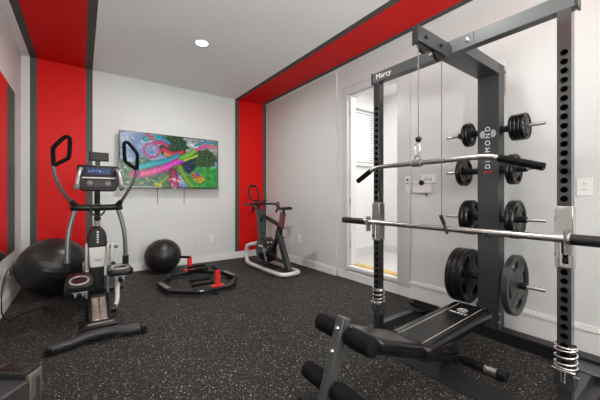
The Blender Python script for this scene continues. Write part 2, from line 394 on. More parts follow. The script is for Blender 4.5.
def tvcol(u, v):
    x, y = u*ASP, v
    n1 = noise.noise(V((x*4, y*4, 3))); n2 = noise.noise(V((x*13, y*13, 8))); n3 = noise.noise(V((x*30, y*30, 1)))
    c = V((.30, .40, .60)) + V((.45, .40, .28))*max(0, n1*.9+n2*.25+.12)                     # sky
    if u > .55 and v < .42: c = V((.42, .47, .46)) + V((.2, .2, .2))*n2
    if v > .50 + .12*n1 and u < .55: c = V((.13, .26, .16)) + V((.35, .30, .30))*max(0, n2) + V((.12,.2,.1))*n3
    tr = math.hypot((u-.84)/.16, (v-.42)/.22)
    if tr + n2*.5 < 1: c = V((.06, .13, .06)) + V((.12, .14, .08))*max(0, n3+.2)
    if u > .66 and v > .56 + .04*n1: c = V((.09, .42, .12)) + V((.05, .22, .07))*n2 + V((.1, .15, .1))*max(0, .75-v)
    ce = math.hypot((u-.50)/.14, (v-.18)/.26)
    if ce + n2*.4 < 1: c = V((.03, .10, .05)) + V((.10, .28, .10))*max(0, n3)
    ce = math.hypot((u-.63)/.11, (v-.55)/.18)
    if ce + n2*.5 < 1: c = V((.02, .05, .08)) + V((.05, .15, .30))*max(0, n3+n2)
    def stroke(c, pts, wd, col, col2=None):
        best = 9; tt = 0; L = len(pts)-1
        for i in range(L):
            d, t = seg_d(x, y, (pts[i][0]*ASP, pts[i][1]), (pts[i+1][0]*ASP, pts[i+1][1]))
            if d < best: best = d; tt = (i+t)/L
        if best < wd:
            k = 1 - (best/wd)**2; cc = V(col) if col2 is None else V(col)*(1-tt) + V(col2)*tt
            return cc*(.55 + .6*k) + V((.12,.12,.12))*max(0, k-.8)*2
        return c
    c = c*(1 + .5*n3*(.3+abs(n2)))
    c = stroke(c, [(.22,.10),(.32,.06),(.42,.12)], .045, (.03,.45,.50)); c = stroke(c, [(.30,.18),(.38,.13),(.44,.20)], .035, (.60,.05,.25))
    c = stroke(c, [(.25,.02),(.30,.10)], .03, (.65,.10,.15)); c = stroke(c, [(.36,.02),(.46,.14)], .03, (.05,.35,.55))
    el = [( .285+.075*math.cos(2*PI*k/14), .31+.13*math.sin(2*PI*k/14)) for k in range(15)]; c = stroke(c, el, .022, (.62,.12,.22), (.55,.2,.45))
    c = stroke(c, [(.40,.28),(.50,.36),(.60,.30)], .05, (.62,.05,.12)); c = stroke(c, [(.42,.35),(.50,.42)], .03, (.75,.35,.05))
    c = stroke(c, [(.18,.64),(.30,.56),(.42,.51),(.56,.38)], .062, (.03,.50,.52), (.05,.35,.50))
    c = stroke(c, [(.12,.78),(.26,.74),(.38,.66),(.48,.57),(.60,.43)], .072, (.80,.22,.30), (.65,.05,.62))
    c = stroke(c, [(.135,.755),(.15,.75)], .06, (.70,.05,.45))
    c = stroke(c, [(.58,.42),(.68,.33),(.78,.18)], .05, (.22,.55,.05), (.30,.60,.10)); c = stroke(c, [(.62,.46),(.76,.34)], .025, (.50,.62,.10))
    c = stroke(c, [(.68,.12),(.76,.16)], .055, (.70,.72,.74))
    c = stroke(c, [(.76,.22),(.86,.12),(.99,.14)], .035, (.70,.12,.40), (.72,.25,.35)); c = stroke(c, [(.74,.14),(.86,.04),(.99,.05)], .022, (.05,.35,.45))
    c = stroke(c, [(.57,.60),(.62,.78),(.72,1.02)], .055, (.25,.42,.03), (.22,.45,.05)); c = stroke(c, [(.52,.62),(.44,.80),(.33,1.0)], .05, (.12,.32,.06), (.3,.42,.1))
    c = stroke(c, [(.50,.70),(.52,.98)], .085, (.35,.05,.12), (.55,.10,.35))
    for q in range(9):
        a = q*2.4; cx, cy = .515+.04*math.cos(a)*(1+q*.05), .86+.11*math.sin(a*1.3)
        if math.hypot((u-cx)*ASP, v-cy) < .028: c = V([(.85,.15,.40),(.80,.60,.10),(.85,.70,.55),(.6,.05,.3)][q % 4])
    if math.hypot((u-.79)*ASP/.11, (v-.82)/.085) < 1: c = V((.78,.62,.08))*(.75+.4*n3)
    if math.hypot((u-.75)*ASP/.10, (v-.76)/.06) < 1 and n3 > -.1: c = V((.70,.12,.10))
    if math.hypot((u-.77)*ASP/.03, (v-.73)/.05) < 1: c = V((.15,.2,.6))
    if v > .93 and n2 > .1 and u < .5: c = V((.65,.6,.1))
    c = c*(.95 + .45*noise.noise(V((x*22, y*22, 5)))*(.3+abs(n2)))
    return V([1.15*max(0, q)**1.35 for q in c])
NU, NV = 256, 144
vs, fs, cols = [], [], []
x0, x1, z0, z1 = TX0+b, TX1-b, TZ0+.014, TZ1-b
for j in range(NV+1):
    for i in range(NU+1):
        vs.append((x0+(x1-x0)*i/NU - tv.location.x, TY+.004-tv.location.y, z1-(z1-z0)*j/NV - tv.location.z)); cols.append(tvcol(i/NU, j/NV))
for j in range(NV):
    for i in range(NU): a = j*(NU+1)+i; fs.append((a, a+NU+1, a+NU+2, a+1))
me = bpy.data.meshes.new('screen'); me.from_pydata(vs, [], fs)
ca = me.color_attributes.new('picture', 'FLOAT_COLOR', 'POINT')
ca.data.foreach_set('color', [q for c in cols for q in (max(0,c[0]), max(0,c[1]), max(0,c[2]), 1.)])
scr = bpy.data.objects.new('screen', me); C.objects.link(scr); scr.parent = tv
m, nt, bs = new_mat('television picture'); at = nt.nodes.new('ShaderNodeAttribute'); at.attribute_name = 'picture'
nt.links.new(at.outputs['Color'], bs.inputs['Emission Color']); S(bs, 'Emission Strength', .72); S(bs, 'Base Color', (.01,.01,.01,1)); S(bs, 'Roughness', .25); S(bs, 'Specular IOR Level', .2)
me.materials.append(m)

# ------------------------------------------------------------------ outlets and wall controls
def plate(name, label, cat, pos, n, w_, h_, kind):
    """pos on the wall, n = outward normal"""
    n = V(n); right = V((0,0,1)).cross(n); p = V(pos)
    t = thing(name, label, cat, p - V((0,0,h_/2)))
    def bx(mb, a0, a1, c0, c1, d0, d1):
        vs = [p + right*a + V((0,0,1))*c + n*d for a, c, d in ((a0,c0,d0),(a1,c0,d0),(a1,c1,d0),(a0,c1,d0),(a0,c0,d1),(a1,c0,d1),(a1,c1,d1),(a0,c1,d1))]
        mb.add(vs, [(0,3,2,1),(4,5,6,7),(0,1,5,4),(1,2,6,5),(2,3,7,6),(3,0,4,7)])
    w = MB(); bx(w, -w_/2, w_/2, -h_/2, h_/2, 0.0005, .006); w.build('cover_plate', M['white'], t, bevel=.002)
    if kind == 'outlet':
        for s_ in ((-1, 1) if w_ > .1 else (0,)):
            for zz in (-.022, .022):
                w = MB(); bx(w, s_*w_/4-.014, s_*w_/4+.014, zz-.014, zz+.014, .006, .0085); so = w.build('socket', M['white'], t, bevel=.003)
                w = MB(); bx(w, s_*w_/4-.007, s_*w_/4-.004, zz-.004, zz+.006, .0085, .009); bx(w, s_*w_/4+.004, s_*w_/4+.007, zz-.004, zz+.006, .0085, .009); w.build('slots', M['black'], so)
    elif kind == 'jack':
        w = MB(); bx(w, -.008, .008, -.008, .008, .006, .012); w.build('socket', M['grey_mid'], t)
    return t
plate('wall_outlet', 'white outlet on the back wall left of the red corner band', 'outlet', (1.742, YB, .395), (0,-1,0), .075, .12, 'outlet')
plate('cable_jack', 'tiny round jack on the back wall above the small ball frame', 'jack', (1.50, YB, .30), (0,-1,0), .03, .03, 'jack')
plate('wall_outlet', 'white outlet on the right wall behind the exercise bike', 'outlet', (XR-.030, 3.853, .42), (-1,0,0), .075, .12, 'outlet')
plate('wall_outlet', 'white outlet on the right wall just right of the nearer holed upright', 'outlet', (XR, .502, 1.15), (-1,0,0), .085, .122, 'outlet')
t = plate('wall_outlet', 'white outlet low on the left wall beside the big ball', 'outlet', (XL, 3.97, .34), (1,0,0), .075, .12, 'outlet')
pa = thing('power_adapter', 'white plug adapter with black cord in the left wall outlet', 'adapter', (XL+.04, 3.93, .28))
MB().box(XL+.010, XL+.055, 3.86, 3.98, .290, .330).build('plug_body', M['beige'], pa, bevel=.006)
MB().tube([(XL+.05, 3.90, .33), (XL+.055, 3.86, .40), (XL+.05, 3.74, .43), (XL+.04, 3.55, .30), (XL+.05, 3.50, .012), (XL+.15, 3.70, .008), (XL+.3, 3.82, .008), (XL+.36, 3.70, .008)], .005, 8, sm=3).build('cord', M['black'], pa)
rm = thing('remote_holder', 'slim white remote control in a wall holder beside the door', 'remote control', (XR-.01, 1.89, 1.12))
MB().box(XR-.022, XR-.0005, 1.862, 1.922, 1.118, 1.30).build('holder', M['white'], rm, bevel=.006)
MB().cyl((XR-.022, 1.892, 1.262), (XR-.026, 1.892, 1.262), .012, 12).build('button', M['black'], rm)
MB().box(XR-.0235, XR-.021, 1.880, 1.904, 1.215, 1.23).build('display', M['grey_mid'], rm)
cb = thing('control_box', 'wide white control box with black knob right of the slim remote', 'control box', (XR-.02, 1.73, 1.12))
MB().box(XR-.030, XR-.0005, 1.625, 1.83, 1.122, 1.215).build('housing', M['white'], cb, bevel=.005)
MB().box(XR-.024, XR-.0005, 1.735, 1.83, 1.215, 1.245).build('top_cover', M['white'], cb, bevel=.004)
MB().lathe((XR-.030, 1.725, 1.225), (-1,0,0), [(0,.012),(.010,.014),(.026,.010),(.028,0)], 16).build('knob', M['black'], cb)
MB().tube([(XR-.012, 1.69, 1.12), (XR-.012, 1.685, 1.10), (XR-.004, 1.68, 1.085)], .010, 8).build('plug', M['grey_mid'], cb)
wc = thing('wall_card', 'white card with dark print and blue lower edge above the control box', 'sign', (XR-.003, 1.67, 1.215))
MB().box(XR-.004, XR-.0005, 1.592, 1.745, 1.222, 1.308).build('card', M['card'], wc)
MB().box(XR-.0045, XR-.0005, 1.592, 1.745, 1.212, 1.222).build('edge_strip', M['blue'], wc)
text('M N', 'printed_mark', frame_mtx((XR-.0045, 1.668, 1.256), (0,-1,0), (0,0,1)), .045, M['grey_dark'], wc, .0004)

# ------------------------------------------------------------------ exercise balls
def ball(label, c, r, sz):
    t = thing('exercise_ball', label, 'exercise ball', (c[0], c[1], 0))
    w = MB(); vs = []; n, m = 64, 120; ax = V((.25, -.35, 1)).normalized(); a = ax.orthogonal().normalized(); b_ = ax.cross(a)
    cc = V((c[0], c[1], r*sz))
    prof = []
    for i in range(m+1):
        th = PI*i/m; rr = r*(1 + (.0022*math.cos(40*th) if .35 < th < PI-.35 else 0)); prof.append((max(0, rr*math.sin(th)), -rr*math.cos(th)))
    w.lathe((0,0,0), ax, prof, n)
    for i, p in enumerate(w.v):
        p = V((p.x, p.y, p.z*sz))
        if p.z < -(r*sz)*.985: p.z = -(r*sz)*.985
        w.v[i] = p + V((c[0], c[1], r*sz*.985))
    w.build('ball_skin', M['ball'], t, angle=60)
    q = cc + ax*r*.5
    return t
b1 = ball('large black exercise ball in the left corner behind the elliptical', (-.255, 4.30), .322, .97)
b2 = ball('smaller black exercise ball by the back wall under the television', (.943, 4.63), .245, .97)
MB().cyl((.905, 4.56, .455), (.897, 4.545, .478), .012, 12).build('plug', M['silver'], b2)

# ------------------------------------------------------------------ power rack (smith style half rack)
UX0, UX1 = 1.910, 1.965
YL0, YL1, YR0, YR1 = 1.540, 1.595, .385, .440
rack = thing('power_rack', 'tall gunmetal and black power rack standing along the right wall', 'power rack', (2.25, .99, 0))
def upright(y0, y1):
    w = MB(); zt = 2.0; r = .0155; pitch = .045; zs = 1.79; yc = (y0+y1)/2
    x0, x1 = UX0, UX1
    # sides, rear
    w.add([(x1,y0,.0),(x1,y1,.0),(x1,y1,zt),(x1,y0,zt)], [(0,1,2,3)])
    w.add([(x0,y0,.0),(x1,y0,.0),(x1,y0,zt),(x0,y0,zt)], [(0,1,2,3)])
    w.add([(x0,y1,.0),(x1,y1,.0),(x1,y1,zt),(x0,y1,zt)], [(3,2,1,0)])
    w.add([(x0,y0,zt),(x1,y0,zt),(x1,y1,zt),(x0,y1,zt)], [(0,1,2,3)]); w.add([(x0,y0,0),(x1,y0,0),(x1,y1,0),(x0,y1,0)], [(3,2,1,0)])
    nh = 35; zlo = zs + pitch/2 - nh*pitch
    w.add([(x0,y0,zs+pitch/2),(x0,y1,zs+pitch/2),(x0,y1,zt),(x0,y0,zt)], [(3,2,1,0)])
    w.add([(x0,y0,0),(x0,y1,0),(x0,y1,zlo),(x0,y0,zlo)], [(3,2,1,0)])
    n = 16; hw = (y1-y0)/2; hh = pitch/2
    for k in range(nh):
        zc = zs - k*pitch; outer, inner, deep = [], [], []
        for q in range(n):
            a = 2*PI*(q+.5)/n; cy, sz = math.cos(a), math.sin(a); s_ = min(hw/abs(cy) if abs(cy) > 1e-6 else 9, hh/abs(sz) if abs(sz) > 1e-6 else 9)
            outer.append((x0, yc+cy*s_, zc+sz*s_)); inner.append((x0, yc+cy*r, zc+sz*r)); deep.append((x0+.05, yc+cy*r, zc+sz*r))
        # square corners
        fs = []
        for q in range(n): q2 = (q+1) % n; fs += [(q, q2, n+q2, n+q), (n+q, n+q2, 2*n+q2, 2*n+q)]
        fs.append(tuple(2*n+q for q in range(n)))
        w.add(outer+inner+deep, fs)
        for sy in (1, -1):
            for sz in (1, -1):
                # corner triangle between the two ring points nearest the square's corner
                a_ = [p for p in outer if (p[1]-yc)*sy > 0 and (p[2]-zc)*sz > 0]
                pa_ = min(a_, key=lambda p: -abs(p[1]-yc)*10+0*abs(p[2]-zc) if abs(abs(p[1]-yc)-hw) < 1e-6 else 9)
                pb = [p for p in a_ if abs(abs(p[2]-zc)-hh) < 1e-6]; pc = [p for p in a_ if abs(abs(p[1]-yc)-hw) < 1e-6]
                if pb and pc:
                    pb = max(pb, key=lambda p: abs(p[1]-yc)); pc = max(pc, key=lambda p: abs(p[2]-zc))
                    w.add([pb, pc, (x0, yc+sy*hw, zc+sz*hh)], [(0,1,2)])
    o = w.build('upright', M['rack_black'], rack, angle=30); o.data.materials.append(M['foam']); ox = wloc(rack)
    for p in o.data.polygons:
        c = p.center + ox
        if x0+.0005 < c.x < x1-.001 and abs(c.y-yc) < r*1.01 and .05 < c.z < 1.99: p.material_index = 1   # black lining puts the shade inside each hole into the colour
    return o
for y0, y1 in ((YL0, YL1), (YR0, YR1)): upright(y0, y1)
w = MB(); w.box(UX0, 1.97, .372, 1.608, 2.0, 2.08); top = w.build('top_beam', M['beam'], rack, bevel=.004)
for y in (.362, 1.608): MB().box(1.905, 1.975, y, y+.010, 1.995, 2.085).build('end_cap', M['grey_dark'], top, bevel=.002)
w = MB(); w.box(1.905, 1.91, .83, 1.13, 1.998, 2.082); w.build('joint_sleeve', M['beam'], rack, bevel=.002)
for y in (.865, 1.10):
    MB().lathe((1.905, y, 2.04), (-1,0,0), [(0,.012),(.010,.010),(.014,.004),(.014,0)], 14).build('bolt', M['chrome_bright'], rack)
text('Marcy', 'lettering', frame_mtx((1.9092, 1.500, 2.042), (0,-1,0), (0,0,1)), .058, M['white_paint'], rack)
# centre arm to the column
MB().box(1.97, 2.5, .91, 1.06, 2.0, 2.08).build('centre_beam', M['rack'], rack, bevel=.004)
col = MB().box(2.5, 2.6, .91, 1.06, .09, 2.08).build('column', M['column'], rack, bevel=.004)
w = MB(); w.box(2.6, 2.612, .90, 1.07, 1.86, 2.12); w.box(2.612, 2.63, .925, .945, 1.87, 2.08); w.build('rear_bracket', M['silver'], rack, bevel=.002)
for zz in (1.93, 2.03): MB().cyl((2.60, .91, zz), (2.60, .90, zz), .008, 10).build('bolt', M['chrome'], rack)
# vertical lettering, red line and round mark on the column's front
text('D I A M O N D', 'lettering', frame_mtx((2.4990, .985, 1.455), (0,0,1), (0,1,0)), .050, M['white_paint'], col)
text('ELITE', 'lettering', frame_mtx((2.4990, .985, 1.268), (0,-1,0), (0,0,1)), .026, M['red'], col, .0008)
for s_ in (-1, 1):
    poly = [(.027*math.cos(k*PI/10)*(1 if math.cos(k*PI/10)*s_ > 0 else .35), .030*math.sin(k*PI/10)) for k in range(20)]
    MB().prism(poly, frame_mtx((2.4985, .985+s_*.030, 1.560), (0,1,0), (0,0,1)), .001).build('emblem_half', M['emblem'], col)
# floor beams
base = MB().box(2.5, 2.6, -.06, 1.66, 0.0, .088).build('rear_base_beam', M['black_metal'], rack, bevel=.004)
for y0, y1 in ((YL0-.0, YL1), (YR0, YR1)):
    MB().box(1.80, UX0, y0, y1, 0, .05).build('base_foot', M['black_metal'], rack, bevel=.003)
    MB().box(UX1, 2.5, y0, y1, 0, .06).build('side_base_beam', M['rack'], rack, bevel=.003)
w = MB(); w.box(2.40, 2.5, 1.48, 1.66, .06, .068); w.box(2.5, 2.515, 1.38, 1.62, .088, .125); w.build('corner_bracket', M['black_metal'], rack, bevel=.002)
w = MB(); w.box(2.35, 2.5, .33, .50, .06, .068); w.box(1.985, 2.35, .345, .385, .0, .004); w.build('corner_bracket', M['beam'], rack, bevel=.002)
w = MB(); w.box(2.492, 2.5, .905, 1.065, .09, .26); w.build('column_base_plate', M['column'], rack, bevel=.002)
for y in (.90,):
    for zz in (.15, .21): MB().lathe((2.492, y+.01, zz), (-1,0,0), [(0,.010),(.008,.009),(.011,.003),(.011,0)], 12).build('bolt', M['chrome_bright'], rack)
# pulley arm
w = MB(); w.box(1.548, 1.905, .968, .976, 1.972, 2.062); w.box(1.548, 1.905, 1.000, 1.008, 1.972, 2.062); w.box(1.548, 1.905, .976, 1.000, 2.054, 2.062)
pb = w.build('pulley_arm', M['rack'], rack, bevel=.002)
MB().box(1.542, 1.548, .972, 1.008, 1.955, 2.060).build('end_cap', M['black'], pb, bevel=.002)
for x in (1.620, 1.785):
    p = MB().lathe((x, .9785, 1.975), (0,1,0), [(.006,0),(.048,0),(.050,.004),(.040,.0095),(.050,.015),(.048,.019),(.006,.019),(.006,0)], 28).build('pulley', M['black'], rack)
    MB().cyl((x, .958, 2.012), (x, 1.018, 2.012), .011, 12).build('axle', M['black'], p)
MB().cyl((1.577, .988, 1.405), (1.577, .988, 1.985), .0032, 8).build('cable', M['cable'], rack)
MB().cyl((1.834, .988, .955), (1.834, .988, 1.985), .0032, 8).build('cable', M['cable'], rack)
MB().sphere((1.577, .988, 1.415), .018, 16, 10).build('cable_stop', M['black'], rack)
w = MB(); w.bar((1.834, .995, .965), (1.842, .975, .905), .012, .022); w.tube([(1.842, .975, .91), (1.835, .965, .87), (1.850, .96, .850)], .008, 8, sm=1); w.build('cable_hook', M['black_metal'], rack)
# smith carriages, springs, stops
for y0, y1, s_ in ((YL0, YL1, 1), (YR0, YR1, -1)):
    yc = (y0+y1)/2
    w = MB(); g = .0015
    e = .006
    w.box(UX0-.012, UX0-g, y0-e, y1+e, .885, 1.035); w.box(UX0-.012, UX0-g, y0-e, y0+.010, .735, .885); w.box(UX0-.012, UX0-g, y1-.010, y1+e, .735, .885)
    w.box(UX0-.012, UX0-g, y0+.010, y1-.010, .735, .755)
    w.box(UX0-g, UX1+e, y0-e, y0-g, .735, 1.035); w.box(UX0-g, UX1+e, y1+g, y1+e, .735, 1.035); w.box(UX1+g, UX1+e, y0-g, y1+g, .735, 1.035)
    ca_ = w.build('carriage', M['chrome'], rack, bevel=.002)
    w = MB(); w.cyl((UX0-.02, yc-s_*.008, .745), (UX0-.02, yc-s_*.008, .86), .0075, 10); w.build('guide_rod', M['chrome_bright'], ca_)
    w = MB(); w.lathe((UX0-.012, yc+.002, .772), (-1,0,0), [(0,.012),(.012,.012),(.015,0)], 14); w.build('knob', M['black'], ca_)
    for zz in ((.765, 1.0) if s_ > 0 else ()):
        MB().lathe((UX0+.02, (y1+.006 if s_ > 0 else y0-.006), zz), (0, s_, 0), [(0,.022),(.011,.022),(.011,.008),(.006,.006),(.006,0)], 12).build('locking_bolt', M['grey_mid'], ca_)
    w = MB(); pts = []
    for k in range(3*20+1):
        a = 2*PI*k/20; pts.append(((UX0+UX1)/2 + .0435*math.cos(a), yc + .0435*math.sin(a), .245 + .098*k/60))
    w.tube(pts, .0045, 8); w.torus(((UX0+UX1)/2, yc, .343), (0,0,1), .0435, .0045); w.torus(((UX0+UX1)/2, yc, .243), (0,0,1), .0435, .0045)
    w.build('spring', M['chrome_bright'], rack, angle=60)
    w = MB(); g = .001
    w.box(UX0-.010, UX0-g, y0-.010, y1+.010, .14, .235); w.box(UX1+g, UX1+.010, y0-.010, y1+.010, .14, .235)
    w.box(UX0-g, UX1+g, y0-.010, y0-g, .14, .235); w.box(UX0-g, UX1+g, y1+g, y1+.010, .14, .235)
    st = w.build('stop_collar', M['rack'], rack, bevel=.002)
    MB().box(UX0-.022, UX0-.008, y0-.018, y1+.018, .225, .237).build('stop_lip', M['chrome_bright'], st, bevel=.002)
    MB().tube([(UX0-.014, yc-.010, .225), (UX0-.018, yc-.006, .175), (UX0-.018, yc+.006, .175), (UX0-.014, yc+.010, .225)], .004, 8).build('clip', M['chrome_bright'], st)
    MB().cyl((UX1-.01, y0-.010, .19), (UX1-.01, y0-.024, .19), .008, 10).build('bolt', M['chrome_bright'], st)
# plate pegs
PX = 2.55; PZ = [1.586, 1.283, .916, .440]
for z in PZ:
    for s_, yw, yt in ((1, 1.06, 1.33), (-1, .91, .645)):
        ln = abs(yt-yw)
        pg = MB().lathe((PX, yw, z), (0, s_, 0), [(0,0),(.032,0),(.032,.006),(.024,.008),(.024,ln*.60),(.0,ln*.60)], 20).build('plate_peg', M['black_metal'], rack)
        MB().lathe((PX, yw, z), (0, s_, 0), [(0,ln*.60),(.0125,ln*.60),(.0125,ln-.004),(.010,ln),(0,ln)], 14).build('peg_rod', M['chrome'], pg)

# ------------------------------------------------------------------ weight plates
def plate_mesh(R, T, big):
    """disc in local coordinates, axis = +Y, centred hole; both faces, dished web, grip slots"""
    w = MB(); n = 72
    rad = [.0255, .045 if R < .12 else .055, R*.56, R*.80, R*.87, R*.965, R]
    hy = [T*.5, T*.5, T*.26, T*.26, T*.5, T*.5, T*.5-.005]
    rad.insert(1, .0265); hy.insert(1, T*.5)
    slots = 3 if not big else 4
    def is_slot(i, k):
        if rad[i] < R*.55 or rad[i] > R*.79: return False
        a = (k+.5)/n*slots % 1.0
        return .30 < a < .70
    ring = {}
    for sgn in (1, -1):
        for i, r in enumerate(rad):
            for k in range(n):
                a = 2*PI*k/n; ring[(sgn, i, k)] = len(w.v); y = hy[i]
                if i == 2 or i == 3:
                    if (k/n*slots % 1.0) < .07 or (k/n*slots % 1.0) > .93: y = T*.40   # raised spokes
                w.v.append(V((r*math.cos(a), sgn*y, r*math.sin(a))))
    m = len(rad)
    for i in range(m-1):
        for k in range(n):
            k2 = (k+1) % n; sl = is_slot(i, k)
            if not sl:
                for sgn in (1, -1): w.f.append((ring[(sgn,i,k)], ring[(sgn,i,k2)], ring[(sgn,i+1,k2)], ring[(sgn,i+1,k)]))
            else:
                if not is_slot(i, k-1): w.f.append((ring[(1,i,k)], ring[(1,i+1,k)], ring[(-1,i+1,k)], ring[(-1,i,k)]))
                if not is_slot(i, k2 if k2 else n): w.f.append((ring[(1,i,k2)], ring[(1,i+1,k2)], ring[(-1,i+1,k2)], ring[(-1,i,k2)]))
                for ii in (i, i+1): w.f.append((ring[(1,ii,k)], ring[(1,ii,k2)], ring[(-1,ii,k2)], ring[(-1,ii,k)]))
    for ii in (0, m-1):
        for k in range(n): k2 = (k+1) % n; w.f.append((ring[(1,ii,k)], ring[(1,ii,k2)], ring[(-1,ii,k2)], ring[(-1,ii,k)]))
    return w
def make_plate(R, T, matl, mark, label, group, loc, rot):
    w = plate_mesh(R, T, R > .18); o = w.build('weight_plate', matl, None, angle=32)
    o.location = loc; o.rotation_euler = (0, rot, 0); tag(o, label, 'weight plate', group)
    if mark:
        for k, s_ in enumerate(mark):
            a = PI/2 + (k*2*PI/len(mark)); rr = R*.70
            t_ = text(s_, 'cast_lettering', frame_mtx((0,0,0), (1,0,0), (0,0,1)), R*.26, matl, o_dummy, .001)
            t_.parent = o
            t_.data.transform(Matrix.Translation((rr*math.cos(a), -T*.28-.001, rr*math.sin(a))))
    return o
o_dummy = bpy.data.objects.new('tmp_origin', None)
stacks = [
 (0,-1, .095, [.760+.0235*k for k in range(4)], 'top right peg of the rack', ['outermost', 'second from the outer end', 'third from the outer end', 'innermost']),
 (0, 1, .095, [1.135, 1.158], 'top left peg of the rack', ['nearer the column', 'outer']),
 (1, 1, .112, [1.172, 1.196], 'second left peg of the rack', ['nearer the column', 'outer']),
 (1,-1, .112, [.820, .846], 'second right peg of the rack', ['outer', 'nearer the column']),
 (2, 1, .140, [1.118, 1.152], 'third left peg of the rack', ['nearer the column', 'outer']),
 (2,-1, .140, [.808, .838], 'third right peg of the rack', ['outer', 'nearer the column']),
 (3, 1, .218, [1.138, 1.179, 1.220], 'lowest left peg of the rack', ['nearest the column', 'middle', 'outermost']),
 (3,-1, .218, [.822], 'lowest right peg of the rack', ['']),
]
for pi_, side, R, ys_, where, words in stacks:
    gap = (ys_[1]-ys_[0]) if len(ys_) > 1 else .046
    for y, wd in zip(ys_, words):
        kind = {.095: 'small black weight plate', .112: 'small ridged black weight plate', .140: 'medium black weight plate', .218: 'large grey-black weight plate'}[R]
        wh = where.replace(' of the rack', '')
        lab = f'{kind}, {wd} on the {wh}' if wd else f'{kind} with grip slots alone on the {where}'
        near = (y == ys_[0])
        make_plate(R, gap-.0025, M['plate'] if (R > .2 and side < 0) else M['plate_dark'], (['45', 'LB'] if near and R > .2 and side < 0 else None), lab,
                   'plates on the ' + where, (PX, y, PZ[pi_]-.0015), random.uniform(0, 2) if R < .2 else (.55 if side < 0 else .2))
bpy.data.objects.remove(o_dummy)

# ------------------------------------------------------------------ barbell on the carriages
BX, BZ = 1.868, .878
bb = thing('barbell', 'long chrome barbell with black sleeves held across the rack', 'barbell', (BX, .99, BZ))
MB().cyl((BX, .385, BZ), (BX, 1.63, BZ), .0185, 20).build('shaft', M['chrome'], bb)
for s_ in (1, -1):
    y = 1.632 if s_ > 0 else .383
    MB().lathe((BX, y, BZ), (0, s_, 0), [(0,0),(.026,0),(.026,.262),(.022,.268),(0,.268)], 24).build('sleeve', M['black_metal'], bb)
    MB().lathe((BX, y, BZ), (0, s_, 0), [(0,-.004),(.030,-.004),(.030,.004),(0,.004)], 24).build('sleeve_collar', M['chrome'], bb)
    w = MB(); w.box(BX-.022, BX+.028, y-s_*.014-.005, y-s_*.014+.005, BZ-.075, BZ+.045); w.build('bar_clamp', M['grey_mid'], bb, bevel=.003)

# ------------------------------------------------------------------ lat bar
LX, LZ = 1.577, 1.277
lb = thing('lat_bar', 'long chrome pulldown bar with bent black grips hanging from the cable', 'pulldown bar', (LX, .995, LZ))
MB().tube([(LX, .555, LZ-.022), (LX, .61, LZ-.002), (LX, .68, LZ), (LX, 1.24, LZ), (LX, 1.305, LZ-.004), (LX, 1.35, LZ-.026)], .0135, 14, sm=2).build('shaft', M['chrome'], lb)
MB().tube([(LX, .575, LZ-.014), (LX, .405, LZ-.070)], .0175, 16).build('grip', M['foam'], lb)
MB().tube([(LX, 1.345, LZ-.023), (LX, 1.458, LZ-.086)], .0175, 16).build('grip', M['foam'], lb)
for y0, y1 in ((.83, .955), (1.035, 1.16)): MB().cyl((LX, y0, LZ), (LX, y1, LZ), .0145, 14).build('knurled_band', M['grey_mid'], lb)
w = MB(); w.cyl((LX, .97, LZ), (LX, 1.02, LZ), .022, 16); w.torus((LX, .995, LZ+.028), (1,0,0), .015, .0045); w.build('swivel', M['grey_mid'], lb)
cr = MB().tube([(LX, .995, 1.316), (LX, .980, 1.340), (LX, .978, 1.378), (LX, .995, 1.400), (LX, 1.012, 1.378), (LX, 1.010, 1.340)], .0030, 8, closed=True, sm=2).build('carabiner', M['chrome'], None)
tag(recenter(cr), 'small steel carabiner joining the cable to the pulldown bar', 'carabiner')

# ------------------------------------------------------------------ weight bench
be = thing('weight_bench', 'low black padded bench with foam rollers in front of the rack', 'weight bench', (1.5, 1.0, 0))
def pad(name, x0, x1, y0, y1, zt0, zt1, th, r=.03, taper=0.):
    """rounded cushion, top plane from zt0 at x0 to zt1 at x1"""
    L = x1-x0; W = y1-y0; slope = (zt1-zt0)/L; cx, cy = (x0+x1)/2, (y0+y1)/2
    w = MB(); out = rrect(L, W, .035, 6); rings = []
    for ins, dz in ((.006, -th), (0, -th+.008), (0, -.018), (.004, -.008), (.012, -.002), (.03, .002), (.06, .003)):
        st = len(w.v)
        for x, y in out:
            fx = (L/2-ins)/(L/2); fy = (W/2-ins)/(W/2); t = (x*fx)/L + .5; tp = 1 - taper*t
            w.v.append(V((cx + x*fx, cy + y*fy*tp, zt0 + slope*(cx + x*fx - x0) + dz)))
        rings.append(st)
    n = len(out)
    for a, b_ in zip(rings, rings[1:]):
        for k in range(n): k2 = (k+1) % n; w.f.append((a+k, a+k2, b_+k2, b_+k))
    w.f.append(tuple(rings[-1]+k for k in range(n))); w.f.append(tuple(rings[0]+k for k in reversed(range(n))))
    o = w.build(name, M['vinyl'], be, angle=50)
    return o, slope
bp_, sl = pad('back_pad', 1.485, 2.30, .870, 1.135, .270, .294, .062)
sp_, sl2 = pad('seat_pad', 1.10, 1.470, .875, 1.125, .425, .292, .058)
for y in (.925, 1.077):
    w = MB(); w.tube([(1.512, y, .2712), (1.56, y, .2738), (2.24, y, .2945), (2.292, y, .2912)], .0019, 6); w.build('stitching', M['thread'], bp_)
MB().tube([(1.514, .895, .2685), (1.514, 1.107, .2685)], .0019, 6).build('stitching', M['thread'], bp_)
nrm_x = V((1, 0, sl)).normalized()
w = MB(); w.torus((2.13, 1.0, .2925), (-sl,0,1), .030, .0026, 28, 6)
w.build('round_emblem', M['white_paint'], bp_)
text('M', 'emblem_letter', frame_mtx((2.13, 1.0, .2930), (0,-1,0), nrm_x), .045, M['white_paint'], bp_, .0008)
text('MARCY', 'lettering', frame_mtx((2.065, 1.0, .2910), (0,-1,0), nrm_x), .034, M['white_paint'], bp_, .0008)
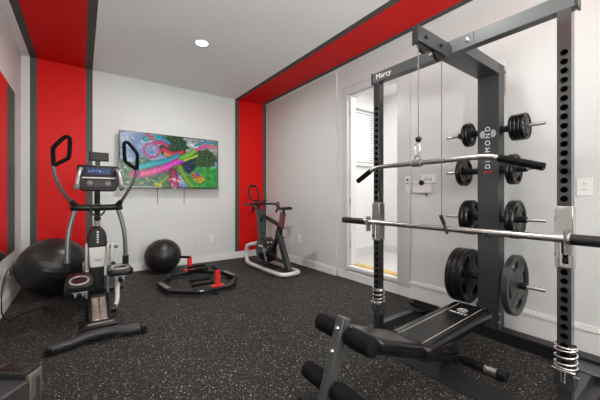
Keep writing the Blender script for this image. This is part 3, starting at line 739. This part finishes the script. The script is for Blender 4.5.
w = MB(); w.bar((1.06, 1.0, .372), (1.94, 1.0, .035), .06, .065); w.build('main_beam', M['black_metal'], be, bevel=.003)
w = MB(); w.bar((1.52, .96, .212), (2.24, .96, .232), .03, .022); w.bar((1.52, 1.04, .212), (2.24, 1.04, .232), .03, .022); w.build('pad_rails', M['black_metal'], be, bevel=.002)
w = MB(); w.bar((1.99, 1.0, .04), (2.05, 1.0, .215), .05, .05, up=(1,0,0)); w.build('rear_post', M['black_metal'], be, bevel=.003)
w = MB(); w.cyl((1.99, .70, .032), (1.99, 1.27, .032), .024, 18); ft = w.build('rear_foot', M['black_metal'], be)
MB().cyl((1.99, .735, .032), (1.99, .80, .032), .0262, 18).build('foot_band', M['chrome'], ft)
for y in (.695, 1.275): MB().cyl((1.99, y-.012, .032), (1.99, y+.012, .032), .030, 18).build('foot_cap', M['black'], ft)
w = MB(); w.bar((1.62, 1.0, .12), (1.99, .93, .045), .022, .022); w.build('brace', M['black_metal'], be)
w = MB(); w.bar((1.072, 1.088, .470), (.925, 1.088, .045), .052, .05, up=(1,0,0)); fl = w.build('front_post', M['beam'], be, bevel=.003)
MB().bar((.925, .80, .025), (.925, 1.25, .025), .05, .05).build('front_foot', M['black_metal'], be, bevel=.004)
for zz in (.425, .32):
    xx = .925 + (.147)*(zz-.045)/.425 - .025
    MB().lathe((xx, 1.088, zz), (-1, 0, .33), [(0,.013),(.008,.011),(.012,.004),(.012,0)], 12).build('bolt', M['chrome_bright'], be)
for z, x in ((.385, 1.075), (.150, .985)):
    MB().cyl((x, .895, z), (x, 1.275, z), .012, 12).build('roller_axle', M['chrome'], be)
    for y0, y1 in ((1.122, 1.278), (.893, 1.054)):
        rr = .045
        MB().lathe((x, y0, z), (0,1,0), [(.0,.0),(rr-.010,0),(rr-.002,.005),(rr,.014),(rr,y1-y0-.014),(rr-.002,y1-y0-.005),(rr-.010,y1-y0),(0,y1-y0)], 28).build('foam_roller', M['foam'], be)
mt = MB().prism(rrect(.20, .84, .01), Matrix.Translation((1.785, .79, .0005)), .006).build('floor_pad', M['rubber'], None)
tag(recenter(mt), 'smooth flat black pad lying on the floor under the bench', 'floor pad')

# ------------------------------------------------------------------ elliptical trainer
EX = .118
el = thing('elliptical_trainer', 'black and silver elliptical trainer with lit console and moving arms', 'elliptical trainer', (EX, 3.3, 0))
w = MB(); w.tube([(EX-.31, 2.655, .038), (EX-.13, 2.675, .042), (EX-.10, 2.695, .055), (EX+.10, 2.695, .055), (EX+.13, 2.675, .042), (EX+.25, 2.665, .038)], .036, 12, sm=1, sx=1.0)
w.build('rear_foot', M['grey_dark'], el)
for s_ in (-1, 1): MB().box(EX+s_*(.28+.02*(s_<0))-.02, EX+s_*(.28+.02*(s_<0))+.02, 2.62, 2.70, 0, .06).build('foot_cap', M['black'], el, bevel=.008)
MB().box(EX-.11, EX+.11, 2.74, 2.86, .050, .10).build('rear_bridge', M['black'], el, bevel=.01)
MB().box(EX-.085, EX+.085, 2.775, 2.79, .096, .103).build('bridge_strip', M['silver'], el)
MB().box(EX-.07, EX+.07, 2.84, 4.05, .02, .075).build('base_rail', M['black_metal'], el, bevel=.006)
w = MB(); w.bar((EX-.028, 2.87, .09), (EX-.028, 3.20, .185), .053, .02); w.bar((EX+.028, 2.87, .09), (EX+.028, 3.20, .185), .053, .02); w.build('incline_rail', M['bronze'], el, bevel=.004)
w = MB(); w.bar((EX-.066, 2.85, .085), (EX-.066, 3.22, .19), .020, .055); w.bar((EX+.066, 2.85, .085), (EX+.066, 3.22, .19), .020, .055); w.bar((EX-.07, 3.21, .19), (EX+.07, 3.21, .19), .03, .04); w.build('rail_side', M['black'], el, bevel=.003)
MB().tube([(EX-.27, 4.05, .035), (EX+.27, 4.05, .035)], .03, 12).build('front_foot', M['grey_dark'], el)
# shroud
def shroud(name, prof, y0, y1, m_, bev=.012):
    w = MB(); pl = [(x, z) for x, z in prof]
    w.prism(pl, Matrix(((1,0,0,EX),(0,0,1,y0),(0,1,0,0),(0,0,0,1))), y1-y0); return w.build(name, m_, el, bevel=bev, seg=3)
shroud('flywheel_cover', [(-.060,.40),(.060,.40),(.072,.60),(-.072,.60)], 3.46, 3.95, M['silver_paint'])
shroud('cover_cap', [(-.076,.60),(.076,.60),(.076,.70),(.060,.755),(.030,.775),(-.030,.775),(-.060,.755),(-.076,.70)], 3.45, 3.80, M['black'])
shroud('cover_base', [(-.060,.075),(.060,.075),(.058,.40),(-.058,.40)], 3.5, 4.0, M['black_metal'])
w = MB()
for s_ in (-1, 1): w.box(EX+s_*.085-.010, EX+s_*.085+.010, 3.44, 3.50, .12, .64)
w.build('cover_side_rails', M['silver'], el, bevel=.005)
text('PRO', 'cover_lettering', frame_mtx((EX+.01, 3.458, .47), (1,0,0), (0,0,1)), .035, M['grey_dark'], el, .001)
for k in range(5): MB().box(EX-.005, EX+.012, 3.446, 3.4505, .64+k*.024, .654+k*.024).build('level_mark', M['white_paint'], el)
MB().cyl((EX, 3.50, .78), (EX, 3.46, 1.12), .024, 16).build('mast', M['black_metal'], el)
MB().cyl((EX, 3.498, .80), (EX, 3.488, .90), .027, 16).build('mast_band', M['silver'], el)
w = MB(); w.tube([(EX-.205, 3.44, .985), (EX-.10, 3.44, .978), (EX+.10, 3.44, .978), (EX+.205, 3.44, .985)], .030, 12); w.build('pivot_bar', M['black'], el)
w = MB(); w.torus((EX, 3.405, .955), (0,1,0), .055, .009); w.build('tension_ring', M['black'], el)
MB().sphere((EX, 3.42, .875), .03, 14, 10, (1, .8, .8)).build('ring_boss', M['black'], el)
w = MB(); w.cyl((EX, 3.46, 1.10), (EX, 3.44, 1.36), .022, 14); w.build('console_neck', M['black'], el)
# console facing the camera side
w = MB(); mt_ = frame_mtx((EX+.009, 3.33, 1.265), (1,0,0), (0,.25,1))
con = None
w.prism([(-.155,.112),(-.167,.10),(-.165,-.05),(-.135,-.118),(-.115,-.128),(.115,-.128),(.135,-.118),(.165,-.05),(.167,.10),(.155,.112)][::-1], mt_, -.05)
con = w.build('console', M['black'], el, bevel=.006)
yf = lambda z: 3.33 + .2425*(z-1.265)
def cbox(x0, x1, z0, z1, d0, d1, name, m_, par, bev=.002):
    w = MB(); w.prism([(x0-.009, z0-1.265), (x1-.009, z0-1.265), (x1-.009, z1-1.265), (x0-.009, z1-1.265)], mt_ @ Matrix.Translation((0,0,-.0)), d1)
    return w.build(name, m_, par, bevel=bev)
sc_ = cbox(-.080, .100, 1.290, 1.355, 0, .004, 'display', M['lcd'], con)
for k in range(6): cbox(-.070+k*.026, -.054+k*.026, 1.310+(k % 3)*.008, 1.320+(k % 2)*.010, 0, .0050, 'display_digits', M['lcd2'], con, 0)
cbox(-.12, .138, 1.248, 1.260, 0, .006, 'trim_strip', M['silver_paint'], con)
cbox(-.095, .112, 1.160, 1.236, 0, .010, 'speaker_panel', M['grey_dark'], con, .004)
for s_ in (-1, 1):
    p0 = mt_ @ V((s_*.070, -.065, .010)); MB().lathe(p0, mt_.to_3x3() @ V((0,0,1)), [(0,.006),(.02,.006),(.025,0)], 18).build('speaker_dial', M['grey_mid'], con)
w = MB(); mt2 = frame_mtx((EX+.009, 3.335, 1.455), (1,0,0), (0,.25,1))
w.prism(rrect(.155, .085, .008), mt2, -.016); th_ = w.build('tablet_holder', M['black'], el, bevel=.003)
w = MB(); w.prism(rrect(.135, .062, .004), mt2, .002); w.build('holder_pad', M['grey_dark'], th_)
MB().bar((EX, 3.355, 1.355), (EX, 3.36, 1.43), .04, .02, up=(0,1,0)).build('holder_stem', M['black'], el)
for s_ in (-1, 1):
    xx = EX+.009+s_*.148
    w = MB(); w.tube([(xx-s_*.02, 3.36, 1.33), (xx-s_*.010, 3.26, 1.335), (xx+s_*.004, 3.17, 1.27), (xx+s_*.015, 3.14, 1.175)], .014, 12, sm=2); gr = w.build('pulse_grip', M['silver'], el)
    MB().sphere((xx+s_*.015, 3.14, 1.165), .021, 14, 10, (1, 1, 1.5)).build('grip_end', M['grey_mid'], gr)
# moving arms
def loop_handle(pts, name='handle_loop'):
    return MB().tube(pts, .0175, 12, closed=True, sm=2)
L = [(-.050, 3.42, 1.005), (-.10, 3.38, 1.06), (-.155, 3.34, 1.16), (-.192, 3.32, 1.27), (-.198, 3.31, 1.36)]
R = [(EX*2+.050, 3.42, 1.005), (.325, 3.38, 1.06), (.375, 3.34, 1.16), (.425, 3.32, 1.27), (.436, 3.31, 1.36)]
for P, s_ in ((L, 1), (R, -1)):
    MB().tube(P, .0145, 12, sm=2).build('arm_tube', M['grey_arm'], el)
    MB().cyl(P[0], V(P[0])*.3+V(P[1])*.7, .026, 14, .019).build('arm_boot', M['black'], el)
    x = P[-1][0]
    MB().tube([(x, 3.31, 1.355), (x, 3.31, 1.37), (x-s_*.004, 3.305, 1.49), (x+s_*.002, 3.305, 1.51), (x+s_*.072, 3.285, 1.598), (x+s_*.095, 3.283, 1.606), (x+s_*.113, 3.28, 1.590), (x+s_*.113, 3.28, 1.56), (x+s_*.108, 3.28, 1.435), (x+s_*.100, 3.283, 1.415), (x+s_*.03, 3.30, 1.368), (x+s_*.012, 3.305, 1.355)],
              .0165, 12, closed=True, sm=1).build('handle_loop', M['foam'], el)
    x0 = P[0][0]
    MB().sphere((x0, 3.44, .985), .036, 16, 10, (1.1, 1, 1)).build('pivot_boss', M['black'], el)
low = [[(-.050, 3.45, .96), (-.085, 3.43, .85), (-.105, 3.40, .70), (-.108, 3.38, .46)], [(.286, 3.45, .96), (.320, 3.44, .85), (.345, 3.42, .70), (.350, 3.42, .47)]]
for P in low:
    MB().tube(P, .0195, 12, sm=2).build('lower_arm', M['grey_arm'], el)
    e = V(P[-1]); MB().cyl(e+V((0,0,.03)), e-V((0,0,.05)), .028, 14).build('arm_joint', M['black'], el)
# pedals
def pedal(xc, y0, y1, z, ang, link_x):
    w = MB(); out = []
    Lp = y1-y0
    for t, hw in ((0,.070),(.04,.090),(.15,.100),(.5,.098),(.8,.092),(.95,.080),(1,.050)): out.append((t*Lp, hw))
    poly = [(xc-hw, t) for t, hw in out] + [(xc+hw, t) for t, hw in reversed(out)]
    mtx = Matrix.Translation((0, y0, z)) @ Matrix.Rotation(ang, 4, 'X')
    w.prism(poly, mtx, .055)
    pd = w.build('pedal', M['black'], el, bevel=.010, seg=3)
    w = MB(); pts = [mtx @ V((xc + .066*math.cos(a), Lp*.38 + Lp*.30*math.sin(a), .0555)) for a in [2*PI*k/20 for k in range(20)]]
    w.tube(pts, .009, 8, closed=True); w.build('tread_outline', M['silver'], pd)
    w = MB(); w.box(xc-.05, xc+.05, y0+.10, y0+.22, z-.035, z-.005); w.build('pedal_bracket', M['silver_paint'], el, bevel=.006)
    w = MB(); w.tube([(xc, y0+.06, z-.055), (xc, y1-.02, z-.02), (link_x, 3.60, z+.03)], .020, 10); w.build('pedal_arm', M['black_metal'], el)
    MB().cyl((xc-.035, y0+.13, z-.055), (xc+.035, y0+.13, z-.055), .022, 14).build('pedal_roller', M['silver'], el)
    return pd
pedal(-.020, 3.06, 3.42, .290, .10, -.02); pedal(.285, 3.10, 3.46, .372, -.03, .256)
w = MB(); w.tube([(.268, 3.30, .35), (.262, 3.20, .26), (.255, 3.12, .15), (.225, 3.08, .10)], .020, 12, sm=1); w.build('crank_link', M['silver_paint'], el)
MB().cyl((.195, 3.08, .10), (.245, 3.08, .10), .034, 16).build('link_wheel', M['black'], el)
for s_, z in ((-1, .42), (1, .52)):
    w = MB(); w.bar((EX+s_*.10, 3.66, .40), (EX+s_*.10, 3.58 if s_ < 0 else 3.62, .40+(-.06 if s_ < 0 else .16)), .02, .045, up=(0,1,0)); w.cyl((EX+s_*.085, 3.66, .40), (EX+s_*.115, 3.66, .40), .04, 18)
    w.build('crank', M['silver'], el, bevel=.003)
MB().cyl((.225, 3.62, .565), (.30, 3.62, .565), .016, 12).build('crank_pin', M['grey_mid'], el)
w = MB(); w.box(.235, .262, 3.60, 3.64, .40, .60); w.build('crank_post', M['silver_paint'], el, bevel=.004)

# ------------------------------------------------------------------ octagonal floor trainer
pf = thing('push_up_frame', 'low black octagonal floor frame with two upright red posts', 'push up frame', (1.16, 3.70, 0))
CX, CY = 1.160, 3.690
O = []
for k in range(8):
    a = math.radians(22.5+45*k + 6); O.append(V((CX + .445*math.cos(a), CY + .500*math.sin(a), .045)))
w = MB(); pts = O
for i in range(8):
    a, b_ = O[i], O[(i+1) % 8]; w.bar(a, b_, .042, .042)
w.build('ring_frame', M['black_metal'], pf, bevel=.004)
for i in (0, 2, 3, 5, 6, 7):
    a, b_ = O[i], O[(i+1) % 8]; c = (a+b_)/2
    if i in (3, 7): q0, q1 = a*.85+b_*.15, a*.15+b_*.85; MB().bar(q0+V((0,0,.027)), q1+V((0,0,.027)), .055, .012).build('grip_strip', M['grey_mid'], pf, bevel=.003)
    MB().box(c.x-.03, c.x+.03, c.y-.03, c.y+.03, 0, .02).build('rubber_foot', M['black'], pf, bevel=.004)
def red_post(x, y, h, ax, hb):
    w = MB(); w.box(x-.028, x+.028, y-.014, y+.014, .07, h); po = w.build('post', M['red'], pf, bevel=.004)
    w = MB(); w.bar((x-.075, y, .088), (x+.075, y, .088), .055, .020); w.build('post_base', M['red'], pf, bevel=.004)
    for s_ in (-1, 1): MB().lathe((x+s_*.055, y-.02, .098), (0,0,1), [(.012,0),(.012,.006),(0,.009)], 12).build('bolt', M['chrome_bright'], pf)
    w = MB(); w.tube([(x, y, h-.012), (x+ax[0]*.06, y+ax[1]*.06, h), (x+ax[0]*hb, y+ax[1]*hb, h+.01)], .017, 12); w.build('handle', M['foam'], pf)
red_post(1.18, 4.155, .270, (-1, -.1), .12)
red_post(1.225, 3.235, .260, (-.05, 1), .14)
for (x, y, s_) in ((1.27, 4.05, 1), (1.10, 3.36, 1)):
    for k in (0, 1):
        MB().cyl((x-.12, y+k*.09*s_, .095+k*.03), (x+.12, y+k*.09*s_, .095+k*.03), .017, 14).build('foot_pad_bar', M['foam'], pf)
    for xx in (-.115, .115): MB().bar((x+xx, y-.01, .08), (x+xx, y+.10, .125), .014, .018).build('pad_support', M['black_metal'], pf)
MB().bar((1.36, 3.235, .067), (1.46, 3.33, .067), .045, .004).build('side_plate', M['grey_dark'], pf)
MB().box(1.02, 1.06, 3.195, 3.225, .0665, .069).build('white_sticker', M['white_paint'], pf)

# ------------------------------------------------------------------ exercise bike
BXC = 2.275
bk = thing('exercise_bike', 'black exercise bike with silver floor frame in the red corner', 'exercise bike', (BXC, 3.85, 0))
xs0, xs1 = BXC-.165, BXC+.165
w = MB()
for x, s_ in ((xs0, 1), (xs1, -1)):
    pass
w.tube([(BXC-.03, 4.10, .37), (xs0+.02, 4.30, .32), (xs0, 4.33, .27), (xs0, 4.32, .10), (xs0, 4.28, .05), (xs0, 4.15, .04), (xs0, 3.45, .04), (xs0+.02, 3.33, .04), (xs0+.10, 3.29, .04),
        (xs1-.10, 3.29, .04), (xs1-.02, 3.33, .04), (xs1, 3.45, .04), (xs1, 4.15, .04), (xs1, 4.28, .05), (xs1, 4.32, .10), (xs1, 4.33, .27), (xs1-.02, 4.30, .32), (BXC+.03, 4.10, .37)], .032, 12, sm=2)
w.build('floor_frame', M['silver_paint'], bk, angle=60)
for x, y in ((xs0, 4.15), (xs1, 4.15), (xs0+.06, 3.31), (xs1-.06, 3.31)): MB().cyl((x, y, 0), (x, y, .015), .02, 12).build('levelling_foot', M['black'], bk)
MB().lathe((BXC-.105, 3.98, .275), (1,0,0), [(0,-.004),(.10,-.004),(.165,.010),(.190,.040),(.190,.17),(.165,.20),(.10,.214),(0,.214)], 40).build('flywheel_cover', M['black_gloss'], bk)
w = MB()
for a in (-50, 0, 50): w.sphere((BXC+a*.0011, 3.835, .405), .012, 10, 6, (1.4,.5,.8))
for dy in (-.07, -.035, 0, .035): w.box(BXC-.1105, BXC-.108, 3.97+dy, 3.99+dy, .33, .355)
w.build('cover_lettering', M['white_paint'], bk)
w = MB(); w.bar((BXC, 3.64, .60), (BXC, 3.36, .06), .065, .085, up=(0,1,0)); w.build('rear_strut', M['grey_dark'], bk, bevel=.008)
w = MB(); w.bar((BXC, 4.20, .88), (BXC, 4.12, .40), .075, .10, up=(0,1,0)); w.build('head_post', M['head'], bk, bevel=.008)
w = MB(); w.tube([(BXC, 4.16, .66), (BXC, 4.12, .78), (BXC, 4.05, .785), (BXC, 3.58, .67)], .032, 12, sm=1); w.build('top_tube', M['black_metal'], bk)
w = MB(); w.tube([(BXC, 3.60, .66), (BXC, 3.72, .36), (BXC, 3.78, .30)], .034, 12, sm=1); w.build('seat_tube', M['black_metal'], bk)
w = MB(); w.bar((BXC, 3.505, .86), (BXC, 3.56, .66), .05, .085, up=(0,1,0)); w.build('seat_post', M['pink'], bk, bevel=.005)
w = MB(); w.bar((BXC, 3.56, .66), (BXC, 3.60, .50), .036, .06, up=(0,1,0)); w.build('post_sleeve', M['black_metal'], bk, bevel=.005)
MB().tube([(BXC, 3.56, .66), (BXC-.03, 3.48, .655), (BXC-.04, 3.43, .65)], .009, 8).build('adjust_lever', M['black'], bk)
MB().cyl((BXC, 3.49, .855), (BXC, 3.49, .90), .018, 12).build('seat_clamp', M['black_metal'], bk)
# saddle
w = MB(); out = [(-.12,.060),(-.10,.078),(-.06,.082),(0,.062),(.06,.036),(.13,.026),(.15,.015)]
top_, bot_ = [], []
for t, hw in out:
    zt = .932 + (.010 if t < -.05 else 0); st = len(w.v)
    for x, z in ((-hw, -.040), (-hw, -.010), (-hw*.6, .0), (0, .003 if abs(t) > .1 else -.002), (hw*.6, .0), (hw, -.010), (hw, -.040)): w.v.append(V((BXC+x, 3.49+t*1.0, zt+z)))
for i in range(len(out)-1):
    for k in range(7):
        k2 = (k+1) % 7; w.f.append((i*7+k, i*7+k2, (i+1)*7+k2, (i+1)*7+k))
w.f.append(tuple(range(7))); w.f.append(tuple(len(w.v)-7+k for k in range(7)))
w.build('saddle', M['black'], bk, angle=60)
# handlebars (drop style) and holder
w = MB(); w.tube([(BXC-.21, 4.28, .965), (BXC, 4.26, .965), (BXC+.21, 4.28, .965)], .016, 10)
for s_ in (-1, 1):
    w.tube([(BXC+s_*.21, 4.28, .965), (BXC+s_*.215, 4.12, .97), (BXC+s_*.215, 4.02, .955), (BXC+s_*.215, 3.99, .90), (BXC+s_*.215, 4.05, .84)], .016, 10, sm=1)
w.build('handlebar', M['black'], bk)
for s_ in (-1, 1):
    MB().tube([(BXC+s_*.215, 4.04, .975), (BXC+s_*.215, 3.98, 1.0), (BXC+s_*.212, 3.95, .98), (BXC+s_*.212, 3.955, .88)], .010, 8, sm=1).build('brake_hood', M['black'], bk)
w = MB(); w.tube([(BXC-.05, 4.24, .97), (BXC-.05, 4.15, 1.02), (BXC-.05, 4.05, 1.03)], .012, 8); w.tube([(BXC+.05, 4.24, .97), (BXC+.05, 4.15, 1.02), (BXC+.05, 4.05, 1.03)], .012, 8); w.build('aero_rests', M['black'], bk)
MB().bar((BXC, 4.22, .86), (BXC, 4.26, .96), .04, .06, up=(0,1,0)).build('stem', M['black'], bk)
w = MB(); w.tube([(BXC-.085, 4.37, 1.04), (BXC-.085, 4.42, 1.22), (BXC-.05, 4.43, 1.255), (BXC+.05, 4.43, 1.255), (BXC+.085, 4.42, 1.22), (BXC+.085, 4.37, 1.04), (BXC, 4.33, 1.01)], .013, 8, closed=True, sm=1)
w.tube([(BXC, 4.27, .97), (BXC, 4.34, 1.02)], .014, 8); w.build('tablet_holder', M['black'], bk)
MB().box(BXC-.05, BXC+.05, 4.405, 4.445, 1.24, 1.28).build('holder_clamp', M['black'], bk, bevel=.006)
MB().cyl((BXC-.135, 3.80, .30), (BXC-.100, 3.86, .30), .035, 18).build('crank_hub', M['grey_mid'], bk)
w = MB(); w.bar((BXC-.140, 3.80, .30), (BXC-.140, 3.74, .15), .02, .028, up=(0,1,0)); cr1 = w.build('crank_arm', M['grey_mid'], bk, bevel=.003)
w = MB(); w.bar((BXC+.140, 3.80, .30), (BXC+.140, 3.86, .45), .02, .028, up=(0,1,0)); w.build('crank_arm', M['grey_mid'], bk, bevel=.003)
for x, y, z in ((BXC-.19, 3.74, .15), (BXC+.19, 3.86, .45)): MB().box(x-.045, x+.045, y-.045, y+.045, z-.012, z+.012).build('bike_pedal', M['black'], bk, bevel=.006)
MB().cyl((BXC, 4.17, .50), (BXC-.0, 4.09, .53), .018, 12).build('resistance_knob', M['black'], bk)

# ------------------------------------------------------------------ grey equipment base cut by the frame corner
u_ = V((.775, -.632, 0)); v_ = V((-.632, -.775, 0)); o_ = V((-.335, 2.225, 0))
eb = thing('equipment_base', 'dark grey equipment end with recessed ribbed panel, cut by bottom left corner', 'exercise machine', o_ + u_*.12 + v_*.2)
MTX = lambda z: Matrix(((u_.x, v_.x, 0, o_.x), (u_.y, v_.y, 0, o_.y), (0, 0, 1, z), (0,0,0,1)))
w = MB(); w.prism([(0,.0),(.205,0),(.24,.04),(.245,.42),(0,.42)][::-1], MTX(0.0), .165); w.build('housing', M['housing'], eb, bevel=.01, seg=3)
w = MB(); w.prism([(.02,.0),(.20,.0),(.215,.10),(.01,.10)][::-1], MTX(.165), .03); w.build('raised_end', M['grey_dark'], eb, bevel=.005)
w = MB(); w.prism([(.045,.018),(.175,.018),(.180,.080),(.04,.080)][::-1], MTX(.1945), .0025); pn = w.build('recessed_panel', M['black_gloss'], eb)
for k in range(5): w = MB(); w.prism([(.05+k*.026,.024),(.058+k*.026,.024),(.06+k*.026,.074),(.05+k*.026,.074)][::-1], MTX(.197), .003); w.build('rib', M['grey_dark'], pn)
w = MB(); w.prism([(.205,-.004),(.235,.025),(.245,.10),(.218,.10)][::-1], MTX(.06), .125); w.build('corner_pad', M['beige'], eb, bevel=.006)
w = MB(); w.prism([(-.09,.03),(.015,-.005),(.015,.06),(-.09,.10)][::-1], MTX(.13), .05); w.build('side_tab', M['grey_mid'], eb, bevel=.008)

# ------------------------------------------------------------------ world, camera, view
wd = bpy.data.worlds.new('sky'); bpy.context.scene.world = wd; wd.use_nodes = True
bg = wd.node_tree.nodes['Background']; bg.inputs['Color'].default_value = (.93, .97, 1.0, 1); bg.inputs['Strength'].default_value = 1.1
cam = bpy.data.cameras.new('camera'); co = bpy.data.objects.new('camera', cam); C.objects.link(co)
cam.sensor_width = 36; cam.lens = 297.5*36/600; cam.shift_y = -3.1/600; cam.clip_start = .02
co.location = (0, 0, 1.08); co.rotation_euler = (PI/2, 0, -.6322)
bpy.context.scene.camera = co
vs_ = bpy.context.scene.view_settings
vs_.view_transform = 'Standard'; vs_.look = 'None'; vs_.gamma = 1; vs_.exposure = -0.08; vs_.use_curve_mapping = False
